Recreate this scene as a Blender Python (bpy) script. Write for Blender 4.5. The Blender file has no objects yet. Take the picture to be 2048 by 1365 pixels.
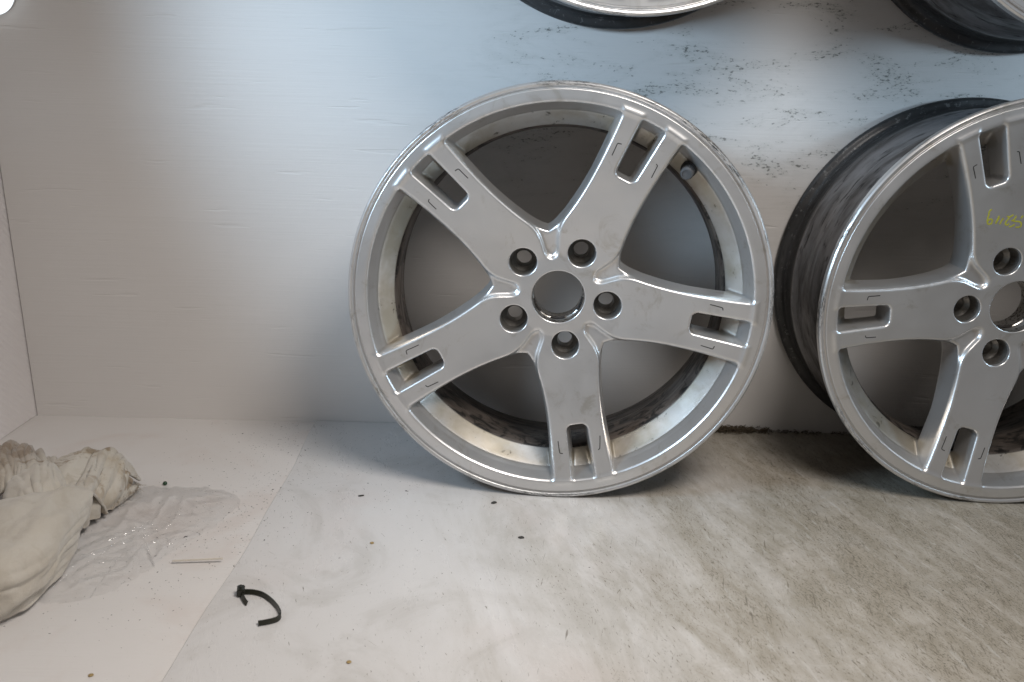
import bpy, bmesh, math, random
import numpy as np
from mathutils import Matrix, Vector, noise
R = math.radians
scene = bpy.context.scene
col = scene.collection
random.seed(7); rng = np.random.default_rng(7)

# ------------------------------------------------------------------ camera
cam_d = bpy.data.cameras.new('camera'); cam = bpy.data.objects.new('camera', cam_d); col.objects.link(cam)
cam_d.lens = 29.06; cam_d.sensor_width = 36; cam_d.clip_start = 0.01; cam_d.clip_end = 50
cr, cu, cf = Vector((0.99965, -0.00144, 0.02642)), Vector((-0.02488, 0.28877, 0.95708)), Vector((0.00901, 0.9574, -0.28863))
m = Matrix((cr, cu, -cf)).transposed().to_4x4(); m.translation = (-0.00203, -1.10255, 0.46104)
cam.matrix_world = m
cam_d.dof.use_dof = True; cam_d.dof.focus_distance = 0.93; cam_d.dof.aperture_fstop = 9.0
scene.camera = cam

# ------------------------------------------------------------------ light
world = bpy.data.worlds.new('World'); scene.world = world; world.use_nodes = True
bg = world.node_tree.nodes['Background']
bg.inputs['Color'].default_value = (1.0, 0.93, 0.885, 1); bg.inputs['Strength'].default_value = 0.130
def area(name, loc, target, sx, sy, power, color, spread=180):
    d = bpy.data.lights.new(name, 'AREA'); d.shape = 'RECTANGLE'; d.size = sx; d.size_y = sy
    d.energy = power; d.color = color; d.spread = R(spread)
    o = bpy.data.objects.new(name, d); col.objects.link(o); o.location = loc
    o.rotation_euler = (Vector(target) - Vector(loc)).to_track_quat('-Z', 'Y').to_euler()
    return o
area('ceiling_light', (0.38, -0.86, 1.12), (0.0, -0.56, 0.0), 0.46, 0.34, 5.0, (1.0, 0.945, 0.895), 104)
area('left_flood_light', (-0.62, -0.55, 0.64), (0.42, 0.0, 0.45), 0.24, 0.20, 2.5, (0.56, 0.78, 1.0), 94)
area('right_flood_light', (1.36, -0.55, 0.64), (0.62, 0.0, 0.56), 0.14, 0.14, 0.9, (0.58, 0.80, 1.0), 84)
scene.view_settings.view_transform = 'Standard'; scene.view_settings.look = 'None'
scene.view_settings.exposure = 0.04; scene.view_settings.gamma = 1.0
scene.render.engine = 'CYCLES'

# ------------------------------------------------------------------ helpers
def obj(name, me, mat=None, parent=None, **props):
    o = bpy.data.objects.new(name, me); col.objects.link(o)
    if mat is not None and me is not None and len(me.materials) == 0: me.materials.append(mat)
    if parent: o.parent = parent
    for k, v in props.items(): o[k] = v
    return o
def mesh(name, verts, faces, smooth=True):
    me = bpy.data.meshes.new(name); me.from_pydata([tuple(v) for v in verts], [], [tuple(f) for f in faces])
    if smooth: me.shade_smooth()
    me.update(); return me
def mesh_np(name, v, f, normals=None):
    me = bpy.data.meshes.new(name)
    me.vertices.add(len(v)); me.vertices.foreach_set('co', np.ascontiguousarray(v, dtype=np.float32).ravel())
    k = f.shape[1]
    me.loops.add(f.size); me.loops.foreach_set('vertex_index', np.ascontiguousarray(f, dtype=np.int32).ravel())
    me.polygons.add(len(f)); me.polygons.foreach_set('loop_start', np.arange(0, f.size, k, dtype=np.int32))
    me.update(calc_edges=True); me.validate(); me.shade_smooth()
    if normals is not None: me.normals_split_custom_set_from_vertices(normals.tolist())
    return me
class NT:
    """small node-tree builder"""
    def __init__(s, name):
        s.m = bpy.data.materials.new(name); s.m.use_nodes = True; s.t = s.m.node_tree
        s.b = s.t.nodes['Principled BSDF']; s.out = s.t.nodes['Material Output']
        s.tc = s.t.nodes.new('ShaderNodeTexCoord'); s.obj = s.tc.outputs['Object']
    def n(s, ty, **kw):
        nd = s.t.nodes.new(ty)
        for k, v in kw.items(): setattr(nd, k, v)
        return nd
    def l(s, a, b): s.t.links.new(a, b)
    def put(s, sock, v):
        if isinstance(v, (int, float)): sock.default_value = v
        elif isinstance(v, tuple): sock.default_value = v if len(v) == len(sock.default_value) else v + (1,)
        else: s.l(v, sock)
    def math(s, op, a, b=0.0, c=None):
        nd = s.n('ShaderNodeMath', operation=op); s.put(nd.inputs[0], a); s.put(nd.inputs[1], b)
        if c is not None: s.put(nd.inputs[2], c)
        return nd.outputs[0]
    def mapping(s, scale=(1, 1, 1), rot=(0, 0, 0), loc=(0, 0, 0), vec=None):
        nd = s.n('ShaderNodeMapping'); s.put(nd.inputs['Vector'], vec or s.obj)
        nd.inputs['Scale'].default_value = scale; nd.inputs['Rotation'].default_value = rot; nd.inputs['Location'].default_value = loc
        return nd.outputs[0]
    def noise(s, scale, vec=None, detail=4, rough=0.6, dist=0.0):
        nd = s.n('ShaderNodeTexNoise'); s.put(nd.inputs['Vector'], vec or s.obj)
        nd.inputs['Scale'].default_value = scale; nd.inputs['Detail'].default_value = detail
        nd.inputs['Roughness'].default_value = rough; nd.inputs['Distortion'].default_value = dist
        return nd.outputs['Fac']
    def ramp(s, v, a, b, lo=0.0, hi=1.0):
        nd = s.n('ShaderNodeMapRange', interpolation_type='SMOOTHSTEP'); s.put(nd.inputs[0], v)
        nd.inputs[1].default_value = a; nd.inputs[2].default_value = b
        nd.inputs[3].default_value = lo; nd.inputs[4].default_value = hi
        return nd.outputs[0]
    def mix(s, f, a, b):
        nd = s.n('ShaderNodeMix', data_type='RGBA'); s.put(nd.inputs[0], f); s.put(nd.inputs[6], a); s.put(nd.inputs[7], b)
        return nd.outputs[2]
    def xyz(s, vec=None):
        nd = s.n('ShaderNodeSeparateXYZ'); s.put(nd.inputs[0], vec or s.obj); return nd.outputs
    def comb(s, x, y, z):
        nd = s.n('ShaderNodeCombineXYZ'); s.put(nd.inputs[0], x); s.put(nd.inputs[1], y); s.put(nd.inputs[2], z); return nd.outputs[0]
    def bump(s, h, strength, dist):
        nd = s.n('ShaderNodeBump'); nd.inputs['Strength'].default_value = strength; nd.inputs['Distance'].default_value = dist
        s.put(nd.inputs['Height'], h); s.l(nd.outputs[0], s.b.inputs['Normal'])
    def set(s, **kw):
        names = dict(base='Base Color', rough='Roughness', metal='Metallic', spec='Specular IOR Level', coat='Coat Weight', coatr='Coat Roughness')
        for k, v in kw.items(): s.put(s.b.inputs[names[k]], v)
        return s.m

# ------------------------------------------------------------------ materials
def mat_wall():
    t = NT('painted_plywood'); x, y, z = t.xyz()
    grain = t.noise(1.0, t.mapping((7, 7, 330)), 5, 0.65)
    crack = t.ramp(t.noise(1.0, t.mapping((9, 9, 95), (0, R(1.5), 0)), 2, 0.5, 0.3), 0.66, 0.74)
    soft = t.noise(1.0, t.mapping((3, 3, 14)), 3)
    # scuff specks left by wheels: fine dots inside horizontal streaky clusters
    reg = t.math('MULTIPLY', t.ramp(x, -0.18, 0.06), t.ramp(z, 0.16, 0.40))
    cl = t.noise(1.0, t.mapping((9, 1, 30), (0, R(3), 0), (2.3, 0, 0.4)), 6, 0.72, 0.5)
    dot = t.noise(1.0, t.mapping((150, 1, 340)), 4, 0.70)
    thr = t.math('SUBTRACT', 0.692, t.math('MULTIPLY', t.ramp(cl, 0.40, 0.64), 0.20))
    thr = t.math('ADD', thr, t.math('MULTIPLY', t.math('SUBTRACT', 1.0, reg), 0.3))
    sp = t.ramp(t.math('SUBTRACT', dot, thr), 0.0, 0.10, 0.0, 0.72)
    haze = t.math('MULTIPLY', t.math('MULTIPLY', t.ramp(cl, 0.44, 0.70), reg), 0.34)
    base = t.mix(soft, (0.645, 0.62, 0.60), (0.685, 0.66, 0.635))
    base = t.mix(haze, base, (0.36, 0.36, 0.32)); base = t.mix(sp, base, (0.055, 0.06, 0.05))
    h = t.math('SUBTRACT', grain, t.math('MULTIPLY', crack, 1.1))
    t.bump(h, 0.55, 0.0006)
    return t.set(base=base, rough=0.42, spec=0.35)
def mat_sidewall():
    t = NT('woven_wallpaper')
    w = t.n('ShaderNodeTexWave', wave_type='BANDS', bands_direction='DIAGONAL'); t.put(w.inputs['Vector'], t.mapping((1, 1, 1.0)))
    w.inputs['Scale'].default_value = 55; w.inputs['Distortion'].default_value = 2.0; w.inputs['Detail'].default_value = 2
    n2 = t.noise(160)
    t.bump(t.math('ADD', w.outputs['Fac'], n2), 0.5, 0.0012)
    return t.set(base=t.mix(t.noise(20), (0.70, 0.66, 0.65), (0.76, 0.73, 0.72)), rough=0.55)
def mat_floor():
    t = NT('painted_board_floor'); x, y, z = t.xyz()
    grain = t.noise(1.0, t.mapping((14, 520, 1)), 4, 0.7)
    speck = t.ramp(t.noise(420, None, 3, 0.6), 0.69, 0.76)
    patch = t.ramp(t.noise(9, None, 4, 0.6, 0.6), 0.50, 0.72)
    near = t.ramp(x, -0.42, -0.28)
    base = t.mix(t.noise(6), (0.62, 0.59, 0.565), (0.68, 0.655, 0.635))
    base = t.mix(t.math('MULTIPLY', patch, 0.35), base, (0.55, 0.46, 0.41))
    base = t.mix(t.math('MULTIPLY', speck, t.math('ADD', 0.25, t.math('MULTIPLY', near, 0.55))), base, (0.10, 0.09, 0.07))
    t.bump(grain, 0.55, 0.0007)
    return t.set(base=base, rough=0.5, spec=0.35)
def mat_sheet():
    t = NT('worn_white_plastic'); x, y, z = t.xyz()
    def lay(deg, sx, sy, loc=(0, 0, 0), det=5, ro=0.68, di=0.15):   # noise stretched along a drag direction
        return t.noise(1.0, t.mapping((sx, sy, 1), (0, 0, 0), loc, vec=t.mapping((1, 1, 1), (0, 0, R(deg)))), det, ro, di)
    big = lay(76, 4, 15, (1.7, 0.4, 0), 7, 0.70, 0.5)
    med = lay(78, 16, 46, (0.3, 3.4, 0), 4, 0.65, 0.4)
    st = lay(78, 150, 900, (0, 0, 0), 1.5, 0.5, 0.5); st2 = lay(66, 95, 760, (3.1, 0.7, 0), 1.5, 0.5, 0.8); st3 = lay(100, 40, 620, (9, 4, 0), 1, 0.5, 0.8); st4 = lay(40, 14, 520, (2, 8, 0), 1, 0.5, 0.4); st5 = lay(82, 330, 1300, (6, 1, 0), 1.5, 0.5, 0.6); st6 = lay(118, 60, 700, (1, 6, 0), 1, 0.5, 1.0)
    fine = t.noise(480, None, 4, 0.7)
    right = t.ramp(t.math('ADD', x, t.math('MULTIPLY', t.math('SUBTRACT', big, 0.5), 0.46)), -0.12, 0.42)
    g = t.math('MULTIPLY', right, t.ramp(t.math('ADD', t.math('MULTIPLY', big, 0.6), t.math('MULTIPLY', med, 0.4)), 0.40, 0.58))
    base = t.mix(t.noise(5), (0.545, 0.53, 0.515), (0.61, 0.595, 0.585))
    base = t.mix(t.math('MULTIPLY', t.ramp(t.noise(3.5, None, 4, 0.6), 0.45, 0.66), 0.45), base, (0.55, 0.485, 0.455))
    base = t.mix(t.math('MULTIPLY', right, 0.80), base, (0.355, 0.315, 0.255))
    mot = lay(77, 22, 85, (4, 4, 0), 7, 0.74, 0.4); base = t.mix(t.math('MULTIPLY', right, t.ramp(mot, 0.42, 0.66, 0.0, 0.40)), base, (0.20, 0.175, 0.13))
    clo = t.noise(13, None, 8, 0.72, 1.0); base = t.mix(t.math('MULTIPLY', right, t.ramp(clo, 0.46, 0.62, 0.0, 0.45)), base, (0.24, 0.21, 0.16))
    smu = t.ramp(t.noise(7, None, 6, 0.7, 1.2), 0.48, 0.66); base = t.mix(t.math('MULTIPLY', smu, 0.42), base, (0.40, 0.38, 0.35))
    base = t.mix(t.math('MULTIPLY', g, 0.46), base, (0.25, 0.22, 0.165))
    k = t.math('ADD', t.math('MULTIPLY', right, 0.060), t.math('MULTIPLY', g, 0.055))
    def dark(v, t0, amt, c, w=0.06):
        nonlocal base
        m_ = t.ramp(t.math('ADD', t.math('SUBTRACT', v, t0), k), 0.0, w, 0.0, amt); base = t.mix(m_, base, c)
    dark(st5, 0.73, 0.42, (0.17, 0.14, 0.095), 0.04); dark(st, 0.73, 0.78, (0.11, 0.09, 0.06), 0.025); dark(st2, 0.75, 0.78, (0.10, 0.08, 0.055), 0.025)
    dark(st3, 0.775, 0.65, (0.12, 0.10, 0.075), 0.025); dark(st4, 0.765, 0.45, (0.24, 0.21, 0.17), 0.03); dark(st6, 0.80, 0.5, (0.13, 0.11, 0.08), 0.03)
    dark(fine, 0.69, 0.85, (0.075, 0.065, 0.045), 0.04)
    light = t.math('MULTIPLY', right, t.ramp(lay(78, 26, 150, (5, 2, 0), 6, 0.72, 0.3), 0.58, 0.64))
    base = t.mix(t.math('MULTIPLY', light, 0.30), base, (0.60, 0.59, 0.56))
    t.bump(t.math('ADD', t.noise(70, None, 3), t.math('MULTIPLY', st, 0.7)), 0.12, 0.0006)
    return t.set(base=base, rough=t.ramp(big, 0.3, 0.7, 0.24, 0.38), spec=0.42)
def wheel_coords(t):
    x, y, z = t.xyz()
    r = t.math('POWER', t.math('ADD', t.math('MULTIPLY', x, x), t.math('MULTIPLY', y, y)), 0.5)
    a = t.math('ARCTAN2', y, x)
    return r, a, z
def mat_silver(name='silver_wheel_paint', scuff=1.0, seed=0.0):
    t = NT(name); r, a, z = wheel_coords(t)
    info = t.n('ShaderNodeObjectInfo')
    off = t.math('MULTIPLY', info.outputs['Random'], 37.0)
    mv = t.n('ShaderNodeVectorMath', operation='ADD'); t.l(t.obj, mv.inputs[0]); t.l(t.comb(off, off, seed), mv.inputs[1]); P = mv.outputs[0]
    cl = t.noise(14, P, 4, 0.62)
    base = t.mix(t.noise(9, P, 3), (0.64, 0.63, 0.62), (0.71, 0.70, 0.69))
    # brake dust: yellow brown film on the inner ledge and faint patches on the faces
    led = t.math('MULTIPLY', t.ramp(z, -0.020, -0.030), t.ramp(r, 0.185, 0.192))
    base = t.mix(t.math('MULTIPLY', led, t.ramp(cl, 0.33, 0.62, 0.25, 0.85)), base, (0.38, 0.33, 0.245))
    grim = t.math('MULTIPLY', led, t.ramp(t.noise(60, P, 5, 0.72, 0.6), 0.60, 0.68)); base = t.mix(t.math('MULTIPLY', grim, 0.7), base, (0.05, 0.042, 0.03))
    film = t.ramp(t.noise(26, P, 5, 0.7, 0.8), 0.54, 0.72)
    base = t.mix(t.math('MULTIPLY', film, 0.38), base, (0.34, 0.30, 0.22))
    nd = t.n('ShaderNodeMapRange', interpolation_type='SMOOTHSTEP'); t.put(nd.inputs[0], t.noise(330, P, 3, 0.6))
    t.put(nd.inputs[1], t.math('SUBTRACT', 0.755, t.math('MULTIPLY', t.ramp(cl, 0.5, 0.72), 0.06))); nd.inputs[2].default_value = 0.80
    base = t.mix(t.math('MULTIPLY', nd.outputs[0], 0.8), base, (0.09, 0.08, 0.06))
    # kerb rash along the outer lip
    lip = t.ramp(r, 0.2300, 0.2325)
    ra = t.noise(1.0, t.mapping((1, 1, 1), vec=t.comb(t.math('MULTIPLY', a, 26.0), t.math('MULTIPLY', r, 900.0), t.math('ADD', off, t.math('MULTIPLY', z, 500.0)))), 5, 0.75)
    zone = t.ramp(t.noise(6.5, P, 3), 0.46, 0.58)
    rash = t.math('MULTIPLY', t.math('MULTIPLY', lip, zone), t.ramp(ra, 0.49, 0.55))
    base = t.mix(t.math('MULTIPLY', rash, 0.92 * scuff), base, (0.05, 0.048, 0.045))
    shin = t.math('MULTIPLY', t.math('MULTIPLY', lip, zone), t.ramp(ra, 0.44, 0.40))
    base = t.mix(t.math('MULTIPLY', shin, 0.8), base, (0.85, 0.84, 0.82))
    rough = t.math('ADD', t.ramp(cl, 0.3, 0.7, 0.30, 0.38), t.math('MULTIPLY', rash, 0.3))
    flake = t.noise(2600, None, 2)
    uneven = t.math('MULTIPLY', t.noise(15, P, 2, 0.5), 30.0)
    t.bump(t.math('ADD', uneven, t.math('ADD', t.math('MULTIPLY', flake, 0.25), t.math('MULTIPLY', rash, -2.0))), 0.10, 0.0006)
    return t.set(base=base, metal=0.80, rough=rough, coat=0.20, coatr=0.16)
def mat_barrel(inner=False):
    t = NT('brake_dust_metal' if inner else 'grimy_barrel_metal'); r, a, z = wheel_coords(t)
    info = t.n('ShaderNodeObjectInfo'); off = t.math('MULTIPLY', info.outputs['Random'], 37.0)
    pv = t.comb(t.math('MULTIPLY', a, 2.2), t.math('MULTIPLY', z, 60.0), off)
    smear = t.noise(1.0, pv, 5, 0.62, 0.35)
    fine = t.noise(1.0, t.comb(t.math('MULTIPLY', a, 6.0), t.math('MULTIPLY', z, 210.0), off), 5, 0.66, 0.4)
    base = t.mix(t.ramp(smear, 0.35, 0.62), (0.105, 0.10, 0.098), (0.25, 0.245, 0.25))
    blk = t.ramp(fine, 0.55, 0.70); base = t.mix(t.math('MULTIPLY', blk, 0.85), base, (0.018, 0.017, 0.016))
    # tyre rubber and corrosion left on the rear flange and bead seat
    rear = t.ramp(z, -0.158, -0.172); ex = t.ramp(r, 0.212, 0.217)
    base = t.mix(t.math('MULTIPLY', t.math('MULTIPLY', rear, ex), 0.80), base, (0.022, 0.022, 0.022))
    wht = t.math('MULTIPLY', t.math('MULTIPLY', rear, ex), t.ramp(t.noise(1.0, t.comb(t.math('MULTIPLY', a, 34.0), t.math('MULTIPLY', z, 420.0), off), 4, 0.7), 0.58, 0.66))
    base = t.mix(t.math('MULTIPLY', wht, 0.5), base, (0.25, 0.25, 0.245))
    if inner:
        base = t.mix(t.ramp(smear, 0.35, 0.65), (0.060, 0.048, 0.040), (0.125, 0.104, 0.090))
        gr = t.ramp(t.noise(1.0, t.comb(t.math('MULTIPLY', a, 7.0), t.math('MULTIPLY', z, 60.0), off), 5, 0.72, 0.8), 0.50, 0.58)
        base = t.mix(t.math('MULTIPLY', gr, 0.9), base, (0.010, 0.009, 0.008))
    t.bump(t.math('ADD', fine, smear), 0.15, 0.001)
    return t.set(base=base, metal=0.25 if inner else 0.45, rough=t.ramp(fine, 0.4, 0.7, 0.34, 0.6))
def mat_simple(name, base, rough=0.5, metal=0.0, var=0.15, scale=60, bump=0.0, spec=0.5):
    t = NT(name); lo = tuple(c * (1 - var) for c in base); hi = tuple(min(1, c * (1 + var)) for c in base)
    n = t.noise(scale, None, 4)
    if bump: t.bump(n, bump, 0.001)
    return t.set(base=t.mix(n, lo, hi), rough=rough, metal=metal, spec=spec)
def mat_bore():
    t = NT('machined_bore'); r, a, z = wheel_coords(t)
    n = t.noise(1.0, t.comb(t.math('MULTIPLY', a, 2.0), t.math('MULTIPLY', z, 1500.0), 0.0), 3)
    d = t.ramp(t.noise(1.0, t.comb(t.math('MULTIPLY', a, 7.0), t.math('MULTIPLY', z, 300.0), 1.0), 4, 0.7), 0.50, 0.6)
    t.bump(n, 0.3, 0.0004)
    return t.set(base=t.mix(d, (0.62, 0.60, 0.57), (0.12, 0.10, 0.08)), metal=0.9, rough=0.28)
def mat_cloth():
    t = NT('soiled_cotton')
    b1 = t.noise(11, None, 5, 0.65, 0.6); b2 = t.noise(34, None, 5, 0.7, 0.9); x, y, z = t.xyz()
    back = t.ramp(y, -0.33, -0.27)
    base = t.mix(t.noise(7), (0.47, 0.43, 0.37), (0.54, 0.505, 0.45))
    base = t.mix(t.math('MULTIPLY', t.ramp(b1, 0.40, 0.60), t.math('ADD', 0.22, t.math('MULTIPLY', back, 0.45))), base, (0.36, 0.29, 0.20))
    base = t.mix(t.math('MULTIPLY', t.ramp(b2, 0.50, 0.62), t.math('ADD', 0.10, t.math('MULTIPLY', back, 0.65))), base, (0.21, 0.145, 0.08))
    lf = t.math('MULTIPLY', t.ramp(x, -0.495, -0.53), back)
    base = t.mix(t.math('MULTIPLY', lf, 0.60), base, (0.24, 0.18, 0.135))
    # fine weave and creases
    cre = t.noise(1.0, t.mapping((60, 22, 40), (0.3, 0.2, 0.6)), 4, 0.6, 0.6)
    t.bump(t.math('ADD', t.math('MULTIPLY', cre, 3.0), t.noise(900, None, 2)), 0.45, 0.0012)
    m_ = t.set(base=base, rough=0.9, spec=0.15); t.b.inputs['Sheen Weight'].default_value = 0.25
    return m_
def mat_film():
    t = NT('clear_plastic_film'); nt = t.t
    tr = t.n('ShaderNodeBsdfTransparent'); tr.inputs[0].default_value = (0.995, 0.995, 0.995, 1)
    gl = t.n('ShaderNodeBsdfGlossy'); gl.inputs['Roughness'].default_value = 0.05; gl.inputs[0].default_value = (1, 1, 1, 1)
    df = t.n('ShaderNodeBsdfDiffuse'); df.inputs[0].default_value = (0.80, 0.80, 0.80, 1)
    fr = t.n('ShaderNodeFresnel'); fr.inputs[0].default_value = 1.5
    m1 = t.n('ShaderNodeMixShader'); t.put(m1.inputs[0], t.ramp(t.noise(18), 0.3, 0.7, 0.0, 0.07)); t.l(tr.outputs[0], m1.inputs[1]); t.l(df.outputs[0], m1.inputs[2])
    m2 = t.n('ShaderNodeMixShader'); t.l(t.math('MULTIPLY', fr.outputs[0], 0.28), m2.inputs[0]); t.l(m1.outputs[0], m2.inputs[1]); t.l(gl.outputs[0], m2.inputs[2])
    t.l(m2.outputs[0], t.out.inputs[0])
    bp = t.n('ShaderNodeBump'); bp.inputs['Strength'].default_value = 0.8; bp.inputs['Distance'].default_value = 0.005
    t.l(t.noise(48, None, 2, 0.45, 2.0), bp.inputs['Height']); g2 = t.n('ShaderNodeBsdfGlossy'); g2.inputs['Roughness'].default_value = 0.06; t.l(bp.outputs[0], g2.inputs['Normal'])
    m3 = t.n('ShaderNodeMixShader'); m3.inputs[0].default_value = 0.05; t.l(m2.outputs[0], m3.inputs[1]); t.l(g2.outputs[0], m3.inputs[2]); t.l(m3.outputs[0], t.out.inputs[0])
    return t.m
def mat_emit(name, color, strength):
    t = NT(name); e = t.n('ShaderNodeEmission'); e.inputs[0].default_value = color + (1,); e.inputs[1].default_value = strength
    t.l(e.outputs[0], t.out.inputs[0]); return t.m

M = dict(wall=mat_wall(), side=mat_sidewall(), floor=mat_floor(), sheet=mat_sheet(), silver=mat_silver(), barrel=mat_barrel(), inside=mat_barrel(True), bore=mat_bore(),
         rubber=mat_simple('black_rubber', (0.018, 0.018, 0.018), 0.55), cap=mat_simple('grey_valve_cap', (0.07, 0.072, 0.076), 0.55, 0, 0.3, 300),
         ink=mat_simple('black_marker', (0.02, 0.02, 0.02), 0.5), yellow=mat_simple('yellow_paint_pen', (0.40, 0.385, 0.03), 0.55, 0, 0.35, 350),
         cloth=mat_cloth(), film=mat_film(), tie=mat_simple('black_nylon', (0.018, 0.018, 0.012), 0.38), tube=mat_emit('lit_tube', (0.88, 0.95, 1.0), 1.25),
         housing=mat_simple('white_steel_housing', (0.6, 0.6, 0.6), 0.45), grit=mat_simple('dark_grit', (0.035, 0.032, 0.028), 0.8, 0, 0.5, 200),
         moss=mat_simple('brown_fluff', (0.11, 0.085, 0.055), 0.95, 0, 0.5, 200), tan=mat_simple('tan_wax', (0.30, 0.21, 0.085), 0.5, 0, 0.25, 300),
         green=mat_simple('dark_green_plastic', (0.012, 0.045, 0.018), 0.35), pale=mat_simple('pale_wood', (0.62, 0.575, 0.50), 0.6, 0, 0.15, 120),
         seat=mat_simple('dark_bare_seat', (0.30, 0.285, 0.265), 0.36, 0.8, 0.35, 500), gap=mat_simple('dark_gap', (0.03, 0.026, 0.024), 0.9))

# ------------------------------------------------------------------ setting
XL = -0.6687
def box_mesh(name, x0, x1, y0, y1, z0, z1, bev=0.0):
    bm = bmesh.new(); bmesh.ops.create_cube(bm, size=1)
    for v in bm.verts: v.co = Vector((x0 + (v.co.x + .5) * (x1 - x0), y0 + (v.co.y + .5) * (y1 - y0), z0 + (v.co.z + .5) * (z1 - z0)))
    if bev: bmesh.ops.bevel(bm, geom=bm.edges[:], offset=bev, segments=2, affect='EDGES')
    me = bpy.data.meshes.new(name); bm.to_mesh(me); bm.free(); return me
obj('floor', box_mesh('floor', -1.1, 1.6, -1.6, 0.0, -0.03, 0.0), M['floor'], kind='structure')
obj('wall_back', box_mesh('wall_back', XL + 0.0015, 1.6, 0.0, 0.02, -0.03, 1.3), M['wall'], kind='structure')
obj('wall_left', box_mesh('wall_left', XL - 0.02, XL, -0.75, 0.0195, 0.0006, 1.3), M['side'], kind='structure')
# thin plastic sheet lying over the boards
ys = np.linspace(-1.55, -0.0012, 60); xe = -0.270 - 0.006 * np.sin((ys + 0.0) * 6.0) + 0.0012 * np.sin(ys * 31)
TS = 0.0022
v, f = [], []
for i, (yy, xx) in enumerate(zip(ys, xe)):
    v += [(xx, yy, 0.0003), (xx, yy, TS - 0.0006), (xx + 0.0008, yy, TS), (1.55, yy, TS), (1.55, yy, 0.0003)]
for i in range(len(ys) - 1):
    a = i * 5; b = a + 5
    for k in range(4): f.append((a + k, a + k + 1, b + k + 1, b + k))
f += [(4, 3, 2, 1, 0), tuple(len(v) - 5 + k for k in range(5))]
sh = mesh('floor_sheet', v, f, False)
obj('floor_sheet', sh, M['sheet'], label='large worn white plastic sheet covering the floor under the wheels', category='sheet')

# ------------------------------------------------------------------ wheel shape (a signed distance field meshed on a polar grid, in mm)
smin = lambda a, b, k: np.minimum(a, b) - np.maximum(k - np.abs(a - b), 0) ** 2 / (4 * k)
smax = lambda a, b, k: -smin(-a, -b, k)
RING = np.array([(191.5, -46), (207.0, -25.5), (210.0, -18), (214.6, -3.6), (216.2, -1.8), (219, -1.4), (227.6, -1.2), (228.6, -3.9), (230.2, -3.9), (231.2, -1.2), (233.8, -0.2), (236.0, -2.4),
                 (236.0, -9.5), (234.5, -11.5), (222.5, -13), (219.5, -18), (218, -40), (203, -50), (193, -48.5)], float)
def poly_sdf(px, pz, V):
    d = np.full(px.shape, 1e9); ins = np.zeros(px.shape, bool); n = len(V)
    for i in range(n):
        a, b = V[i], V[(i + 1) % n]; e = b - a; wx, wz = px - a[0], pz - a[1]
        t = np.clip((wx * e[0] + wz * e[1]) / (e @ e), 0, 1)
        d = np.minimum(d, (wx - e[0] * t) ** 2 + (wz - e[1] * t) ** 2)
        c = ((a[1] > pz) != (b[1] > pz)); den = e[1] if abs(e[1]) > 1e-9 else 1e-9
        ins ^= c & (px < e[0] * (pz - a[1]) / den + a[0])
    return np.where(ins, -1, 1) * np.sqrt(d)
def ztop(r):
    t = np.clip((217 - r) / 170, 0, 1); return -1.0 - 30.1 * (1 - (1 - t) ** 1.18)
def wheel_fields(r, th, z):
    x = r * np.cos(th); y = np.abs(r * np.sin(th))
    hs = np.where(x > 140, 30.0 + 4.6 * (np.clip(x - 140, 0, 99) / 78) ** 2, 30.0 + 6.5 * (np.clip(140 - x, 0, 140) / 67) ** 2)
    hw = smin(0.505 * x, hs, 9.0) + 1.2
    t = ztop(r) - z
    bar = (y - hw) * 0.96
    top = smin(bar, r - 45.0, 11.0); top = smax(top, r - 218.2, 1.5)
    low = smin(bar, r - 74.5, 22.0)
    A = smax(top - 0.09 * t, -t, 3.4)
    L = smax(low - 0.10 * t, 5.2 - t, 3.4)
    body = smin(A, L, 4.5)
    sx = x - 151; hw_s = 12.2 + 0.035 * sx            # slot between the prongs
    qx, qy = 7.0 - sx, y - (hw_s - 7.0)
    slot = np.minimum(np.maximum(qx, qy), 0) + np.hypot(np.maximum(qx, 0), np.maximum(qy, 0)) - 7.0
    body = smax(body, -(slot + 0.13 * t), 3.2)
    body = smax(body, t - np.interp(r, [0, 60, 90, 150, 190, 240], [46, 46, 40, 34, 36, 40]), 4)
    body = smax(body, r - np.interp(z, [-90, -56, -50, -44, -36, -14, -10], [188, 189, 195, 204, 214, 218, 226]), 2)
    lug = np.hypot(x - 57.15, y) - np.interp(t, [-5, 0, 21, 27, 60], [16.1, 15.9, 14.6, 9.2, 8.0])
    body = smax(body, -lug, 1.6)
    body = smax(body, -(r - 30.2), 1.2)
    ring = poly_sdf(r, z, RING)
    return body, ring
def field(r, th, z):
    b, g = wheel_fields(r, th, z); return smin(b, g, 4.5)
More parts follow.
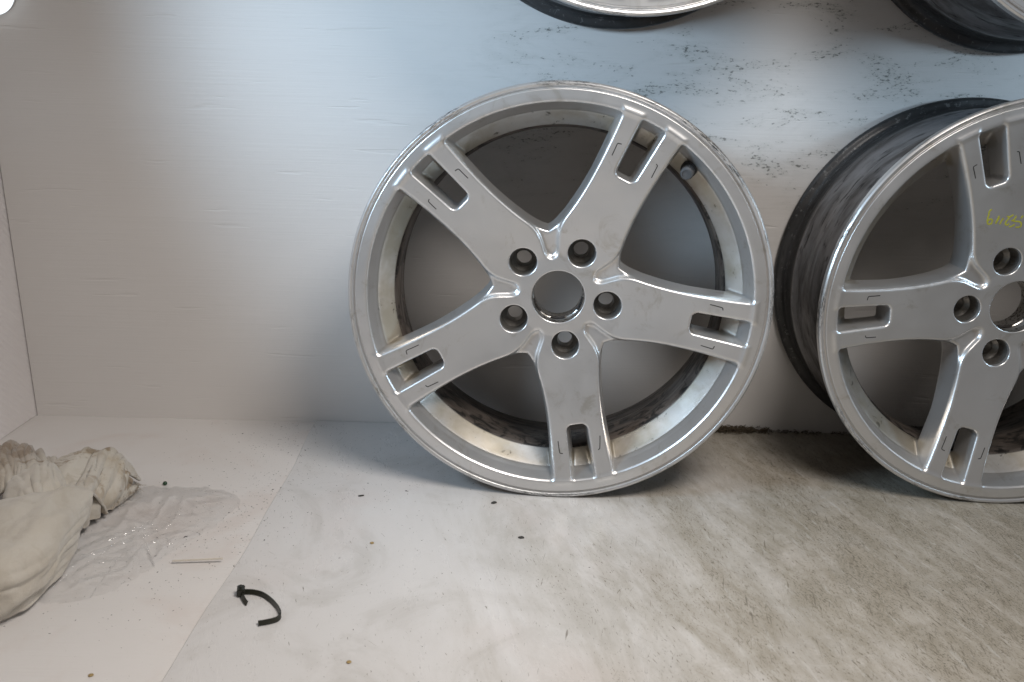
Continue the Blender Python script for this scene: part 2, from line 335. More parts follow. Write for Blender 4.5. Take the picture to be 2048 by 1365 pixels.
def build_sector():
    rs = np.concatenate([np.arange(27, 204, 1.05), np.arange(204, 238.5, 0.5)])
    zs = np.concatenate([np.arange(-82, -48, 1.6), np.arange(-48, 3, 0.85)])
    NT_ = 236; dth = R(72) / NT_; ths = -R(36) + dth * np.arange(NT_ + 1)
    nr, nz = len(rs), len(zs)
    F = np.empty((nr, NT_ + 1, nz), np.float32)
    ring2 = None
    for j in range(NT_ // 2 + 1):
        rr, zz = np.meshgrid(rs, zs, indexing='ij')
        F[:, j] = field(rr, np.full_like(rr, ths[j]), zz); F[:, NT_ - j] = F[:, j]
    ins = F < 0
    c8 = [(i, j, k) for i in (0, 1) for j in (0, 1) for k in (0, 1)]
    sl = lambda a, i, j, k: a[i:nr - 1 + i, j:NT_ + j, k:nz - 1 + k]
    cnt = sum(sl(ins, *c).astype(np.int8) for c in c8)
    act = (cnt > 0) & (cnt < 8)
    # one vertex per active cell = mean of edge crossings
    I, J, K = np.nonzero(act); n = len(I)
    acc = np.zeros((n, 3)); w = np.zeros(n)
    vals = {c: F[I + c[0], J + c[1], K + c[2]] for c in c8}
    for a in c8:
        for ax in range(3):
            if a[ax] == 0:
                b = list(a); b[ax] = 1; b = tuple(b)
                va, vb = vals[a], vals[b]; cr_ = (va < 0) != (vb < 0)
                t = np.where(cr_, va / np.where(cr_, va - vb, 1), 0)
                p = np.array(a, float)[None].repeat(n, 0); p[:, ax] += t
                acc[cr_] += p[cr_]; w[cr_] += 1
    acc /= w[:, None]
    r = rs[I] + acc[:, 0] * (rs[I + 1] - rs[I]); z = zs[K] + acc[:, 2] * (zs[K + 1] - zs[K])
    th = ths[0] + (J + acc[:, 1]) * dth
    # periodic copy column so the sector closes exactly on its neighbour
    idx = -np.ones((nr - 1, NT_ + 1, nz - 1), np.int64); idx[I, J, K] = np.arange(n)
    first = J == 0; extra = np.nonzero(first)[0]
    idx[I[extra], NT_, K[extra]] = n + np.arange(len(extra))
    r = np.concatenate([r, r[extra]]); z = np.concatenate([z, z[extra]]); th = np.concatenate([th, th[extra] + R(72)])
    fold = lambda a: (a + R(36)) % R(72) - R(36)
    x, y = r * np.cos(th), r * np.sin(th)
    fx = lambda x, y, z: field(np.hypot(x, y), fold(np.arctan2(y, x)), z)
    def grad(e):
        return np.stack([(fx(x + e, y, z) - fx(x - e, y, z)), (fx(x, y + e, z) - fx(x, y - e, z)), (fx(x, y, z + e) - fx(x, y, z - e))], -1) / (2 * e)
    for _ in range(2):
        g = grad(0.3); v0 = fx(x, y, z); s = np.clip(v0 / np.maximum((g ** 2).sum(-1), 0.2), -0.7, 0.7)
        x = x - g[:, 0] * s; y = y - g[:, 1] * s; z = z - g[:, 2] * s
    g = grad(0.7); nrm = g / np.maximum(np.linalg.norm(g, axis=1), 1e-6)[:, None]
    quads = []
    def add(q, flip):
        ok = (q >= 0).all(1); q = q[ok]; fl = flip[ok]; q[fl] = q[fl][:, ::-1]; quads.append(q)
    A_, B_ = ins[:-1], ins[1:]                                   # edges along r
    i, j, k = np.nonzero(A_ != B_); ok = (j >= 1) & (k >= 1) & (k < nz - 1) & (j <= NT_); i, j, k = i[ok], j[ok], k[ok]
    add(np.stack([idx[i, j - 1, k - 1], idx[i, j, k - 1], idx[i, j, k], idx[i, j - 1, k]], 1), ~A_[i, j, k])
    A_, B_ = ins[:, :-1], ins[:, 1:]                             # along theta
    i, j, k = np.nonzero(A_ != B_); ok = (i >= 1) & (i < nr - 1) & (k >= 1) & (k < nz - 1); i, j, k = i[ok], j[ok], k[ok]
    add(np.stack([idx[i - 1, j, k - 1], idx[i - 1, j, k], idx[i, j, k], idx[i, j, k - 1]], 1), ~A_[i, j, k])
    A_, B_ = ins[:, :, :-1], ins[:, :, 1:]                       # along z
    i, j, k = np.nonzero(A_ != B_); ok = (j >= 1) & (i >= 1) & (i < nr - 1) & (j <= NT_); i, j, k = i[ok], j[ok], k[ok]
    add(np.stack([idx[i - 1, j - 1, k], idx[i, j - 1, k], idx[i, j, k], idx[i - 1, j, k]], 1), ~A_[i, j, k])
    Q = np.concatenate(quads)
    V = np.stack([x, y, z], -1)
    # face labels
    c = V[Q].mean(1); cr2 = np.hypot(c[:, 0], c[:, 1])
    b, gq = wheel_fields(cr2, fold(np.arctan2(c[:, 1], c[:, 0])), c[:, 2])
    lab = np.where((gq < b) & (cr2 > 184), 2, np.where(cr2 < 74, 0, 1))
    tq = ztop(cr2) - c[:, 2]; fa = fold(np.arctan2(c[:, 1], c[:, 0])); rho = np.hypot(cr2 * np.cos(fa) - 57.15, cr2 * np.sin(fa))
    lab = np.where((rho < 15.6) & (tq > 1.6) & (tq < 45.5), 3, lab)
    return V / 1000, nrm, Q, lab
SV, SN, SQ, SL = build_sector()
def take(mask, rots, name):
    q = SQ[mask]; used = np.unique(q); remap = -np.ones(len(SV), np.int64); remap[used] = np.arange(len(used)); q = remap[q]
    vs, ns, qs = [], [], []
    for i, a in enumerate(rots):
        c, s = math.cos(a), math.sin(a); M3 = np.array([[c, -s, 0], [s, c, 0], [0, 0, 1]])
        vs.append(SV[used] @ M3.T); ns.append(SN[used] @ M3.T); qs.append(q + i * len(used))
    return mesh_np(name, np.concatenate(vs), np.concatenate(qs), np.concatenate(ns))
FIVE = [R(72) * i for i in range(5)]
ME_spoke = take(SL == 1, [0.0], 'spoke'); ME_hub = take(SL == 0, FIVE, 'hub'); ME_ring = take(SL == 2, FIVE, 'front_flange'); ME_lug = take(SL == 3, [0.0], 'lug_seat')
def lathe(name, prof, n=160, closed=False):
    v = [(r * math.cos(2 * math.pi * i / n) / 1000, r * math.sin(2 * math.pi * i / n) / 1000, z / 1000) for i in range(n) for r, z in prof]
    k = len(prof); f = []
    for i in range(n):
        for j in range(k if closed else k - 1):
            a, b = i * k + j, i * k + (j + 1) % k; c, d = ((i + 1) % n) * k + (j + 1) % k, ((i + 1) % n) * k + j
            f.append((a, d, c, b))
    return mesh(name, v, f)
def smooth_prof(P, step=2.0, rad=2):
    P = np.array(P, float); out = []
    for a, b in zip(P[:-1], P[1:]):
        n = max(1, int(np.hypot(*(b - a)) / step))
        for i in range(n): out.append(a + (b - a) * i / n)
    out.append(P[-1]); out = np.array(out)
    for _ in range(rad): out[1:-1] = (out[:-2] + 2 * out[1:-1] + out[2:]) / 4
    return out
BAR = smooth_prof([(193.5, -46.6), (190.2, -50), (188.5, -60), (188.5, -92), (195, -112), (204, -135), (210, -170), (213.5, -190), (216, -197), (222, -199.6), (231.5, -200),
                   (233.6, -198), (233.6, -193), (231.5, -190.5), (224, -189.5), (220.5, -186), (219, -176), (219.2, -163), (221.3, -158), (218.2, -153), (212, -142), (207, -122), (198, -106),
                   (194.5, -96), (194.5, -72), (200, -58), (216, -50), (219.3, -42), (219.3, -20), (222, -12.4)], 2.2, 2)
ME_barrel = lathe('barrel', BAR, 200); ME_barrel.materials.append(M['barrel']); ME_barrel.materials.append(M['inside'])
jin = int(np.argmax(BAR[:, 0] > 231)); kk = len(BAR) - 1
ME_barrel.polygons.foreach_set('material_index', np.tile((np.arange(kk) < jin).astype(np.int32), 200))
ME_bore = lathe('centre_bore', smooth_prof([(30.35, -31.8), (29.9, -33), (29.7, -38), (29.1, -38.6), (29.1, -41), (30.6, -41.8), (30.6, -50), (28.6, -51), (28.6, -74), (34, -74)], 0.8, 1), 96)
def strip(pts, w, t, zf):
    """flat ribbon laid on the spoke face; pts in spoke coordinates (mm)"""
    P = np.array(pts, float); n = len(P); v, f = [], []
    for i in range(n):
        d = P[min(i + 1, n - 1)] - P[max(i - 1, 0)]; d /= np.hypot(*d) + 1e-9; nn = np.array([-d[1], d[0]])
        for s in (1, -1):
            q = P[i] + nn * w * 0.5 * s; z = zf(np.hypot(*q))
            v += [(q[0] / 1000, q[1] / 1000, (z + t) / 1000), (q[0] / 1000, q[1] / 1000, (z - 0.1) / 1000)]
    for i in range(n - 1):
        a, b = i * 4, i * 4 + 4
        f += [(a, a + 2, b + 2, b), (a, b, b + 1, a + 1), (a + 2, a + 3, b + 3, b + 2)]
    f += [(0, 1, 3, 2), (4 * n - 4, 4 * n - 2, 4 * n - 1, 4 * n - 3)]
    return v, f
def multi_strip(name, lines, w, t, wob=0.0):
    V_, F_ = [], []
    for ln in lines:
        P = np.array(ln, float)
        if len(P) > 2:                                            # smooth hand strokes
            u = np.linspace(0, len(P) - 1, 6 * len(P)); Q = np.stack([np.interp(u, np.arange(len(P)), P[:, k]) for k in (0, 1)], 1)
            for _ in range(3): Q[1:-1] = (Q[:-2] + 2 * Q[1:-1] + Q[2:]) / 4
            P = Q
        if wob: P = P + rng.normal(0, wob, P.shape)
        v, f = strip(P, w, t, lambda r: float(ztop(np.array(r)))); o = len(V_)
        V_ += v; F_ += [tuple(i + o for i in q) for q in f]
    return mesh(name, V_, F_, False)
def mark_mesh(s, k):
    j = rng.normal(0, 0.7, 6); y = 24.3 * s
    return multi_strip('pen_mark', [[(167 + j[0], y + j[1]), (174 + j[0], y + j[1] * .5 + j[3] * .3), (181 + j[2], y + j[3]), (182 + j[2], y - 3.0 * s + j[4])]], 0.95 + 0.15 * abs(j[5]), 0.12)
MARKS = [(mark_mesh(1, k), mark_mesh(-1, k)) for k in range(5)]
def arc_mesh(name, half, r0, r1, z0, z1, n=14):
    v, f = [], []
    for i in range(n + 1):
        a = R(-half + 2 * half * i / n)
        for r, z in ((r0, z0), (r1, z0), (r1, z1), (r0, z1)): v.append((r * math.cos(a) / 1000, r * math.sin(a) / 1000, z / 1000))
    for i in range(n):
        for k in range(4): f.append((i * 4 + k, i * 4 + (k + 1) % 4, i * 4 + 4 + (k + 1) % 4, i * 4 + 4 + k))
    f += [(3, 2, 1, 0), tuple(4 * n + k for k in range(4))]
    return mesh(name, v, f, False)
ME_clip = arc_mesh('clip_slot', 17, 27.4, 28.9, -50.6, -47.5); CLIPS = (-88, -150, -22, 90)
def cyl(name, prof, n=28): return lathe(name, prof, n)
def make_wheel(base_deg, mat, label):
    root = bpy.data.objects.new('alloy_wheel', None); col.objects.link(root); root.empty_display_size = 0.05
    root['label'] = label; root['category'] = 'wheel'; root['group'] = 'five-spoke alloy wheels'
    ctr = Vector((0, 0.236, 0)); rb = R(base_deg)
    def part(name, me, m_, rot=rb, parent=root, loc=ctr):
        o = obj(name, me, m_, parent); o.location = loc; o.rotation_euler = (0, 0, rot); return o
    part('front_flange', ME_ring, mat); part('barrel', ME_barrel, M['barrel']); hub = part('hub', ME_hub, mat); bore = part('centre_bore', ME_bore, M['bore'])
    for i in range(5): part('lug_seat', ME_lug, M['seat'], FIVE[i], hub, (0, 0, 0))
    for a_ in CLIPS: part('clip_slot', ME_clip, M['gap'], R(a_) - rb, bore, (0, 0, 0))
    spokes = []
    for i in range(5):
        s = part('spoke', ME_spoke, mat, rb + FIVE[i]); spokes.append(s)
        for k in (0, 1): part('pen_mark', MARKS[i][k], M['ink'], 0, s, (0, 0, 0))
    return root, spokes, part
def place(root, C, n, h, v):
    C, n, h, v = map(Vector, (C, n, h, v)); mm = Matrix((h, v, n)).transposed().to_4x4(); mm.translation = C - v * 0.236; root.matrix_world = mm
def axes(lean, yaw):
    n = Vector((math.sin(yaw) * math.cos(lean), -math.cos(yaw) * math.cos(lean), math.sin(lean))); h = Vector((math.cos(yaw), math.sin(yaw), 0)); v = n.cross(h)
    return n, h, v
w1, sp1, part1 = make_wheel(-7.5, M['silver'], 'silver five-spoke alloy wheel fully in view, standing on the sheet in the middle')
n_, h_, v_ = axes(0.027, -0.055); place(w1, (0.0564, -0.2125, 0.236 * v_.z + TS), n_, h_, v_)
w2, sp2, part2 = make_wheel(40.0, M['silver'], 'silver alloy wheel with yellow handwriting on a spoke, cut off by the right edge')
n_, h_, v_ = axes(0.0082, -0.024); place(w2, (0.589, -0.2071, 0.236 * v_.z + TS), n_, h_, v_)
w3, sp3, part3 = make_wheel(54.0, M['silver'], 'alloy wheel high on the back wall above the middle one, only its lower rim showing')
n_, h_, v_ = axes(0.012, 0.0025); place(w3, (0.1217, -0.2054, 0.7737), n_, h_, v_)
w4, sp4, part4 = make_wheel(20.0, M['silver'], 'alloy wheel in the top right corner, showing mostly its dark grimy barrel')
n_, h_, v_ = axes(0.012, 0.006); place(w4, (0.6167, -0.2051, 0.7582), n_, h_, v_)
# yellow handwriting on the upper spoke of the right wheel (spoke-local mm, read upside down)
INK = [[(125.5, 10.2), (124.3, 12.9), (119.2, 14.5), (114.7, 16.4), (109.4, 16.3), (108.8, 12.3), (112.6, 10.8), (115.1, 12.7), (113.6, 15.7)], [(115.0, 3.0), (112.2, 4.7), (107.2, 7.8)],
       [(107.2, 7.8), (110.9, 5.0), (112.4, 3.1)], [(110.9, -1.1), (108.2, 1.1), (104.7, 3.4)], [(111.5, -5.3), (108.9, -7.6), (110.6, -12.4)],
       [(108.5, -7.5), (105.5, -3.7), (102.6, -2.3), (100.5, -4.3), (101.8, -6.6)], [(107.9, -15.1), (104.1, -12.4), (104.4, -9.2)],
       [(104.4, -9.2), (102.2, -12.8), (100.5, -17.3), (97.5, -19.6), (93.9, -18.5), (93.6, -16.0), (95.1, -13.1)], [(97.6, -6.2), (97.8, -10.3), (98.9, -12.2)], [(105.7, -22.0), (103.2, -19.5)]]
part2('handwriting', multi_strip('handwriting', INK, 1.55, 0.2, 0.14), M['yellow'], 0, sp2[1], (0, 0, 0))
# valve on the middle wheel
va = R(47.5); vloc = Vector((0.2015 * math.cos(va), 0.236 + 0.2015 * math.sin(va), -0.029))
vdir = Vector((-0.42 * math.cos(va), -0.42 * math.sin(va), 0.9)).normalized()
val = obj('valve', cyl('valve', [(0, -4), (8.6, -4), (9.2, 0), (9.0, 3), (7.4, 4.6), (6.2, 6), (6.0, 12)]), M['rubber'], w1)
val.location = vloc; val.rotation_euler = vdir.to_track_quat('Z', 'Y').to_euler()
capm = bmesh.new(); prof = [(6.9, 5), (7.0, 14.5), (6.3, 16), (4.6, 16.4), (4.4, 15.8), (0.01, 15.6)]; n = 40
rings = [[capm.verts.new((r * (1 + (0.035 if (i % 2 and r > 6.5) else 0)) * math.cos(2 * math.pi * i / n) / 1000, r * (1 + (0.035 if (i % 2 and r > 6.5) else 0)) * math.sin(2 * math.pi * i / n) / 1000, z / 1000)) for i in range(n)] for r, z in prof]
for a, b in zip(rings[:-1], rings[1:]):
    for i in range(n): capm.faces.new((a[i], a[(i + 1) % n], b[(i + 1) % n], b[i]))
cme = bpy.data.meshes.new('valve_cap'); capm.to_mesh(cme); capm.free(); obj('valve_cap', cme, M['cap'], val)

# ------------------------------------------------------------------ round lamp in the top left corner
lamp = bpy.data.objects.new('wall_lamp', None); col.objects.link(lamp); lamp.location = (-0.6395, -0.0008, 0.5625); lamp.rotation_euler = (R(90), 0, 0)
lamp['label'] = 'round lit white lamp on the wall in the top left corner'; lamp['category'] = 'lamp'
obj('base', lathe('base', [(0.01, 0), (24, 0), (25, 2), (25, 9), (24.6, 10), (0.01, 10)], 48), M['housing'], lamp)
obj('diffuser', lathe('diffuser', [(28, 10.2)] + [(28 * math.cos(a), 10.2 + 17 * math.sin(a)) for a in np.linspace(0.1, math.pi / 2 - 0.002, 12)], 48), M['tube'], lamp)

# ------------------------------------------------------------------ crumpled rag
def catmull(P, n):
    P = np.array(P, float); k = len(P); out = []
    for u in np.linspace(0, k, n, endpoint=False):
        i = int(u); t = u - i; p0, p1, p2, p3 = P[(i - 1) % k], P[i % k], P[(i + 1) % k], P[(i + 2) % k]
        out.append(0.5 * ((2 * p1) + (-p0 + p2) * t + (2 * p0 - 5 * p1 + 4 * p2 - p3) * t * t + (-p0 + 3 * p1 - 3 * p2 + p3) * t ** 3))
    return np.array(out)
def cr1(P, u):
    """clamped Catmull-Rom along the first axis"""
    k = len(P) - 1; i = min(int(u), k - 1); t = u - i; p0, p1, p2, p3 = P[max(i - 1, 0)], P[i], P[i + 1], P[min(i + 2, k)]
    return 0.5 * ((2 * p1) + (-p0 + p2) * t + (2 * p0 - 5 * p1 + 4 * p2 - p3) * t * t + (-p0 + 3 * p1 - 3 * p2 + p3) * t ** 3)
def cloth_panel(rows, seed, wr, fdir, fn, nu=84, nv=72):
    P = np.array(rows, float); back = P[0] + np.array((-0.004, 0.030, 0)); back[:, 2] = 0.006; P = np.concatenate([back[None], P])
    G = np.array([[cr1(np.array([cr1(row, u) for row in P]), v) for u in np.linspace(0, P.shape[1] - 1.001, nu)] for v in np.linspace(0, len(P) - 1.001, nv)])
    du = np.gradient(G, axis=1); dv = np.gradient(G, axis=0); N = np.cross(du, dv); N /= np.linalg.norm(N, axis=2)[..., None] + 1e-9
    if N[..., 2].mean() < 0: N = -N
    V = []
    for i in range(nv):
        for j in range(nu):
            q = G[i, j]; u, v = j / nu, i / nv
            s = (u * math.cos(fdir) + v * math.sin(fdir)); c_ = (-u * math.sin(fdir) + v * math.cos(fdir))
            w0 = noise.noise(Vector((u * 2.5, v * 2.5, seed)))
            a = 1 - abs(noise.noise(Vector((s * fn + 1.1 * w0, c_ * 1.3, seed + 2)))) * 2.2           # sharp folds
            b = 1 - abs(noise.noise(Vector((s * fn * 2.3 + w0, c_ * 3.0, seed + 7)))) * 2.2
            c2 = noise.noise(Vector((q[0] * 160, q[1] * 160, seed + 5)))
            d = wr * (0.75 * (max(a, -.2) - .3) + 0.30 * (max(b, -.2) - .3)) + 0.0007 * c2
            e = min(1.0, 5 * min(u, 1 - u) + .45)
            p = q + N[i, j] * d * e; p[2] = max(p[2], 0.0016); V.append(tuple(p))
    F = [(i * nu + j, i * nu + j + 1, (i + 1) * nu + j + 1, (i + 1) * nu + j) for i in range(nv - 1) for j in range(nu - 1)]
    return V, F
PANELS = [
    ([[(-.531, -.376, .05), (-.494, -.37, .058), (-.468, -.364, .062), (-.451, -.34, .058), (-.441, -.316, .05), (-.428, -.321, .046)], [(-.492, -.442, .062), (-.458, -.429, .066), (-.439, -.415, .066), (-.428, -.389, .06), (-.427, -.36, .05), (-.427, -.336, .04)],
      [(-.465, -.486, .055), (-.433, -.474, .058), (-.421, -.454, .056), (-.416, -.426, .05), (-.422, -.393, .038), (-.43, -.354, .024)], [(-.459, -.499, .035), (-.43, -.485, .036), (-.419, -.47, .036), (-.416, -.44, .032), (-.419, -.415, .026), (-.428, -.375, .012)],
      [(-.467, -.495, .006), (-.439, -.477, .006), (-.428, -.465, .006), (-.424, -.448, .006), (-.425, -.422, .007), (-.429, -.394, .007)]], 3.1, .0056, 1.25, 5.0),
    ([[(-.496, -.267, .05), (-.48, -.252, .056), (-.468, -.238, .057), (-.453, -.233, .054), (-.44, -.233, .045), (-.428, -.241, .03)], [(-.473, -.324, .055), (-.458, -.308, .056), (-.447, -.287, .055), (-.441, -.266, .048), (-.432, -.253, .036), (-.427, -.236, .018)],
      [(-.459, -.352, .05), (-.445, -.336, .045), (-.437, -.317, .038), (-.435, -.29, .03), (-.43, -.26, .018), (-.431, -.221, .006)], [(-.46, -.333, .02), (-.446, -.332, .012), (-.44, -.311, .01), (-.44, -.285, .008), (-.437, -.258, .006), (-.436, -.234, .004)]], 8.4, .0068, 0.5, 6.5),
    ([[(-.504, -.343, .05), (-.506, -.324, .06), (-.498, -.309, .066), (-.484, -.3, .066), (-.469, -.304, .06), (-.455, -.324, .05)], [(-.481, -.372, .055), (-.476, -.356, .066), (-.468, -.348, .07), (-.461, -.338, .068), (-.456, -.333, .06), (-.449, -.34, .05)],
      [(-.474, -.373, .05), (-.462, -.376, .06), (-.455, -.369, .062), (-.451, -.36, .06), (-.448, -.355, .055), (-.444, -.356, .05)]], 13.7, .0050, 0.2, 4.5),
    ([[(-.607, -.237, .055), (-.573, -.236, .058), (-.556, -.237, .058), (-.536, -.242, .056), (-.517, -.242, .05), (-.5, -.243, .045)], [(-.568, -.298, .06), (-.542, -.288, .062), (-.529, -.283, .06), (-.512, -.284, .058), (-.5, -.279, .05), (-.487, -.274, .045)],
      [(-.541, -.345, .05), (-.521, -.327, .05), (-.511, -.321, .05), (-.498, -.326, .05), (-.491, -.322, .045), (-.487, -.306, .04)]], 21.9, .0090, 0.0, 7.5)]
V_, F_ = [], []
for a_ in PANELS:
    v, f = cloth_panel(*a_); o = len(V_); V_ += v; F_ += [tuple(i + o for i in q) for q in f]
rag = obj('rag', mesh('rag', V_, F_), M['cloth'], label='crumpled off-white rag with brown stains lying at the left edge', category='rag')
so = rag.modifiers.new('thickness', 'SOLIDIFY'); so.thickness = 0.0026; so.offset = -1
def tube_mesh(paths, rad, n=5):
    v, f = [], []
    for P in paths:
        P = [Vector(p) for p in P]; o = len(v)
        for i, p in enumerate(P):
            d = (P[min(i + 1, len(P) - 1)] - P[max(i - 1, 0)]).normalized(); a = d.orthogonal().normalized(); b = d.cross(a)
            for k in range(n): v.append(p + (a * math.cos(2 * math.pi * k / n) + b * math.sin(2 * math.pi * k / n)) * rad)
        for i in range(len(P) - 1):
            for k in range(n):
                q = o + i * n; f.append((q + k, q + (k + 1) % n, q + n + (k + 1) % n, q + n + k))
    return v, f
hairs = []
for i in range(46):
    t = random.random(); b = Vector((-.428 - .006 * t, -.226 - .045 * t, .008 + .006 * random.random())) if i < 34 else Vector((-.441, -.35 - .02 * random.random(), .004))
    d = Vector((random.uniform(.4, 1), random.uniform(-1.0, .3), random.uniform(-.5, .1))).normalized() * random.uniform(.006, .014)
    e = b + d; e.z = max(e.z, .0012); mid = (b + e) / 2 + Vector((0, random.uniform(-.002, .002), random.uniform(0, .002)))
    hairs.append([b - d * .4, b, mid, e])
v, f = tube_mesh(hairs, 0.00026, 4); obj('frayed_edge', mesh('frayed_edge', v, f), M['cloth'], rag, kind='stuff')

# ------------------------------------------------------------------ clear film
O = [(-.43, -.218), (-.40, -.212), (-.345, -.212), (-.303, -.240), (-.312, -.30), (-.335, -.345), (-.350, -.395), (-.378, -.435), (-.42, -.445), (-.462, -.42), (-.475, -.30)]
OC = catmull(O, 160); c = np.array((-.385, -.315)); v, f = [], []; nr = 56
FD = 1 if sum(OC[k][0] * OC[(k + 1) % 160][1] - OC[k][1] * OC[(k + 1) % 160][0] for k in range(160)) < 0 else -1
for j in range(160): OC[j] += 0.006 * np.array((noise.noise(Vector((j * .35, 0, 1))), noise.noise(Vector((j * .35, 0, 7)))))
for i in range(nr + 1):
    u = i / nr
    for j in range(160):
        q = c + (OC[j] - c) * u; X, Y = q
        w = noise.noise(Vector((X * 14, Y * 14, 2.0))); s1 = (X * .55 + Y * .83); s2 = (X * .93 - Y * .36); s3 = X * .2 - Y * .98
        r1 = 1 - 2.4 * abs(noise.noise(Vector((s1 * 34 + w, s2 * 9, 5.0)))); r2 = 1 - 2.4 * abs(noise.noise(Vector((s2 * 42 + w, s1 * 10, 8.0)))); r3 = 1 - 2.4 * abs(noise.noise(Vector((s3 * 66 + w, s2 * 14, 12.0))))
        e = min(1, (1 - u) * 4); hump = math.exp(-(((X + .36) / .05) ** 2 + ((Y + .245) / .045) ** 2)) + .6 * math.exp(-(((X + .40) / .05) ** 2 + ((Y + .36) / .05) ** 2))
        v.append((X, Y, 0.0009 + e * (0.0042 * max(r1, 0) ** 4 + 0.0040 * max(r2, 0) ** 4 + 0.0014 * max(r3, 0) ** 2 + 0.0006 * noise.noise(Vector((X * 170, Y * 170, 3))) + 0.0030 * hump * (1 + w)) + (TS if X > -.27 else 0)))
for i in range(nr):
    for j in range(160): f.append((i * 160 + j, i * 160 + (j + 1) % 160, (i + 1) * 160 + (j + 1) % 160, (i + 1) * 160 + j)[::FD])
fm = mesh('plastic_bag', v, f)
obj('plastic_bag', fm, M['film'], label='clear crumpled plastic bag lying flat beside the rag', category='bag')

# ------------------------------------------------------------------ cut cable tie
tie = bpy.data.objects.new('cable_tie', None); col.objects.link(tie); tie.location = (-0.236, -0.44, TS)
tie['label'] = 'cut black cable tie bent in a hook on the white sheet'; tie['category'] = 'cable tie'
def band(path, w, t, zl=None, tilt=None):
    n = len(path); v, f = [], []; P = [Vector((x, y, 0)) for x, y in path]
    for i in range(n):
        d = (P[min(i + 1, n - 1)] - P[max(i - 1, 0)]).normalized(); s = Vector((-d.y, d.x, 0)); tl = tilt[i] if tilt else 0.0
        up = (Vector((0, 0, 1)) * math.cos(tl) + s * math.sin(tl)); sd = d.cross(up)
        b = P[i] + Vector((0, 0, (zl[i] if zl else 0.0) + 0.0004))
        for k, (a_, b_) in enumerate(((-.5, 0), (.5, 0), (.5, 1), (-.5, 1))): v.append(b + sd * t * a_ + up * w * b_)
    for i in range(n - 1):
        for k in range(4): f.append((i * 4 + k, i * 4 + (k + 1) % 4, i * 4 + 4 + (k + 1) % 4, i * 4 + 4 + k))
    f += [(3, 2, 1, 0), tuple(4 * n - 4 + k for k in range(4))]
    return mesh('strap', v, f, False)
def dense(P, n=40):
    P = np.array(P, float); u = np.linspace(0, len(P) - 1, n); Q = np.stack([np.interp(u, np.arange(len(P)), P[:, k]) for k in range(P.shape[1])], 1)
    for _ in range(4): Q[1:-1] = (Q[:-2] + 2 * Q[1:-1] + Q[2:]) / 4
    return Q
off = np.array((-0.236, -0.44))
path = dense(np.array([(-.2400, -.4275), (-.2320, -.4275), (-.2230, -.4305), (-.2120, -.4400), (-.2020, -.4520), (-.1965, -.4620), (-.1980, -.4680), (-.2045, -.4720), (-.2135, -.4750)]) - off)
nn = len(path); til = [0.35 - 0.9 * (i / nn) ** 2 for i in range(nn)]
obj('strap', band([tuple(q) for q in path], 0.0046, 0.0013, [0.0002] * nn, til), M['tie'], tie)
tail = dense(np.array([(-.2430, -.4310), (-.2385, -.4395), (-.2335, -.4455)]) - off, 10)
obj('tail', band([tuple(q) for q in tail], 0.0040, 0.0012, [0.002 - 0.0002 * i for i in range(10)], [0.5] * 10), M['tie'], tie)
hd = obj('head', box_mesh('head', -.0035, .0035, -.0042, .0042, 0, .0085, 0.0008), M['tie'], tie); hd.location = (-.2435 - off[0], -.4285 - off[1], 0.0006); hd.rotation_euler = (0.12, 0.1, 0.25)
obj('pawl', box_mesh('pawl', -.0012, .0006, -.002, .002, .0083, .0105, 0.0003), M['tie'], hd)

# ------------------------------------------------------------------ small litter
stk = obj('thin_stick', box_mesh('thin_stick', -.0247, .0247, -.0010, .0010, 0, .0016, 0.0005), M['pale'], label='thin pale stick lying across the floor below the plastic bag', category='stick')
stk.location = (-.3037, -.373, .0036); stk.rotation_euler = (0, R(-1.6), R(5))
def chip(name, x, y, z, sx, sy, sz, rot, mat, label, cat, round_=False):
    bm = bmesh.new(); bmesh.ops.create_icosphere(bm, subdivisions=3 if round_ else 1, radius=1)
    for v in bm.verts:
        k = 1 if round_ else 1 + 0.28 * noise.noise(v.co * 1.7 + Vector((x * 90, y * 90, 0))); v.co = Vector((v.co.x * sx * k, v.co.y * sy * k, (v.co.z if round_ else max(-0.6, min(0.6, v.co.z))) * sz * k))
    me = bpy.data.meshes.new(name); bm.to_mesh(me); bm.free()
    if round_: me.shade_smooth()
    o = obj(name, me, mat, label=label, category=cat); o.location = (x, y, z + sz * (1 if round_ else 0.6)); o.rotation_euler = (0, 0, rot); return o
chip('green_bead', -.4033, -.2055, 0, .0026, .0026, .0024, 0, M['green'], 'tiny dark green bead above the plastic bag', 'bead', True)
for x, y, l in ((-.1362, -.331, 'tan spot nearest the middle wheel on the white sheet'), (-.125, -.5203, 'tan spot on the sheet at the bottom edge of the picture'), (-.3296, -.5403, 'tan spot on the bare floor in the bottom left corner')):
    o = chip('tan_spot', x, y, TS if x > -.27 else 0, .0022, .0020, .0007, 0, M['tan'], l, 'spot', True); o['group'] = 'tan wax spots'
for x, y, sx, sy, a, l in ((-.0096, -.2358, .0042, .0027, .5, 'squarish black chip under the left side of the middle wheel'), (.021, -.313, .0042, .0026, .1, 'pointed dark chip in front of the middle wheel'),
                           (-.1655, -.2262, .0040, .0013, .35, 'slim black sliver between the sheet edge and the middle wheel')):
    o = chip('black_chip', x, y, TS, sx, sy, .0012, a, M['grit'], l, 'chip'); o['group'] = 'black plastic chips'
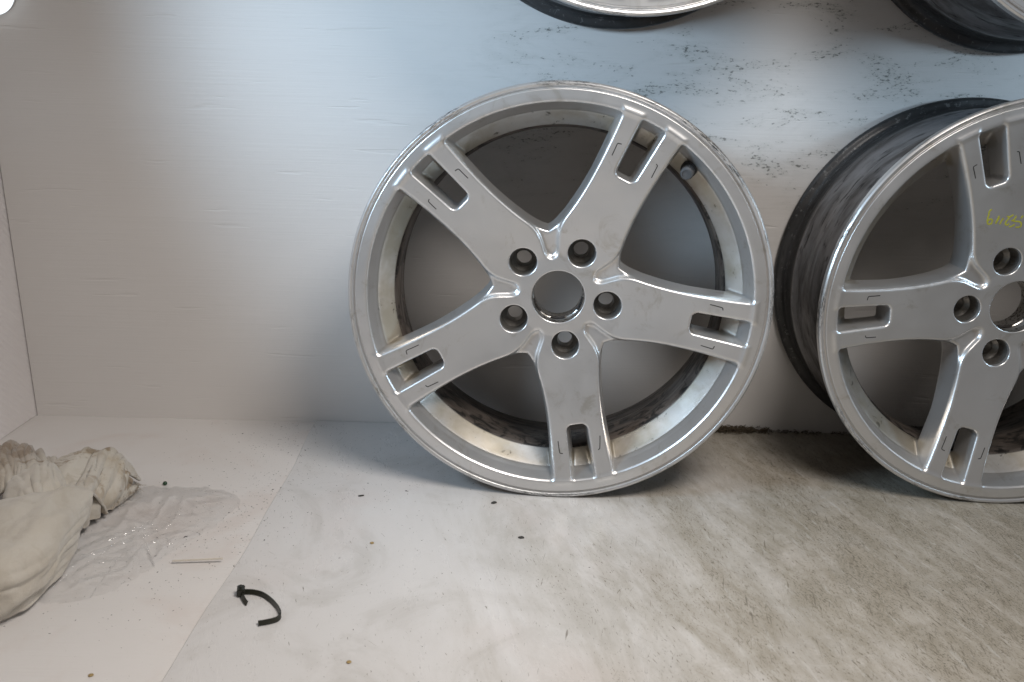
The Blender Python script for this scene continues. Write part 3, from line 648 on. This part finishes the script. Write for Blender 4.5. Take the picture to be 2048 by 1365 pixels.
# uncountable crumbs: one mass
V_, F_ = [], []
def crumb(x, y, z, s, el, a):
    o = len(V_); ca, sa = math.cos(a), math.sin(a)
    for k, (px, py, pz) in enumerate(((1, 0, 0), (-.5, .8, 0), (-.6, -.7, 0), (.1, .1, .9))):
        px *= el * random.uniform(.7, 1.2); py *= random.uniform(.7, 1.2)
        V_.append((x + (px * ca - py * sa) * s, y + (px * sa + py * ca) * s, z + pz * s * .6))
    F_.extend([(o, o + 1, o + 3), (o + 1, o + 2, o + 3), (o + 2, o, o + 3), (o, o + 2, o + 1)])
for i in range(2300):
    k = random.random()
    if k < .30: x, y = random.gauss(-.29, .035), random.uniform(-.34, -.004)             # along the sheet edge
    elif k < .52: x, y = random.gauss(-.17, .07), random.gauss(-.13, .07)
    elif k < .66: x, y = random.uniform(-.45, -.27), random.uniform(-.5, -.01)
    elif k < .74: x, y = random.gauss(-.33, .04), random.gauss(-.37, .05)
    else: x, y = random.uniform(-.26, .75), random.uniform(-.58, -.02)
    if y > -.003 or x < -.62: continue
    s = random.choice([.0002, .0003, .0003, .0004, .0005, .0006]) * random.uniform(.7, 1.3)
    if random.random() < .03: s *= 2.0
    crumb(x, y, (TS if x > -.266 else 0) + .0001, s, random.choice([1, 1, 1.4, 2.2]), random.uniform(0, 6.28))
obj('crumbs', mesh('crumbs', V_, F_, False), M['grit'], kind='stuff', label='fine dark crumbs scattered over floor and sheet')
# fluff and dirt gathered where floor meets wall between the wheels
paths = []
for i in range(1100):
    x = .30 + abs(random.gauss(0, .055)) if i % 3 else random.uniform(.29, .49)
    if i % 6 == 0: x = random.uniform(.30, .36)
    if x > .36 and noise.noise(Vector((x * 55, 0, 3))) < random.uniform(-.5, .25): continue
    y = -abs(random.gauss(0.002, .0045)); L = random.uniform(.002, .008); L *= 1.25 if x < .37 else .8; a = random.uniform(0, 6.28)
    p0 = Vector((x, y - .001, TS + .0003 + random.random() * (.0045 if x < .38 else .002))); d = Vector((math.cos(a), math.sin(a) * .4, random.uniform(-.1, .75))) * L
    q = [p0, p0 + d * .5 + Vector((random.uniform(-1, 1), random.uniform(-.5, .5), random.uniform(0, 1))) * .001, p0 + d]
    for e in q: e.y = min(e.y, -.0008); e.z = max(e.z, TS + .0002)
    paths.append(q)
v, f = tube_mesh(paths, 0.00034, 4); obj('dirt_fluff', mesh('dirt_fluff', v, f), M['moss'], kind='stuff', label='brown fluff gathered along the foot of the wall between the wheels')
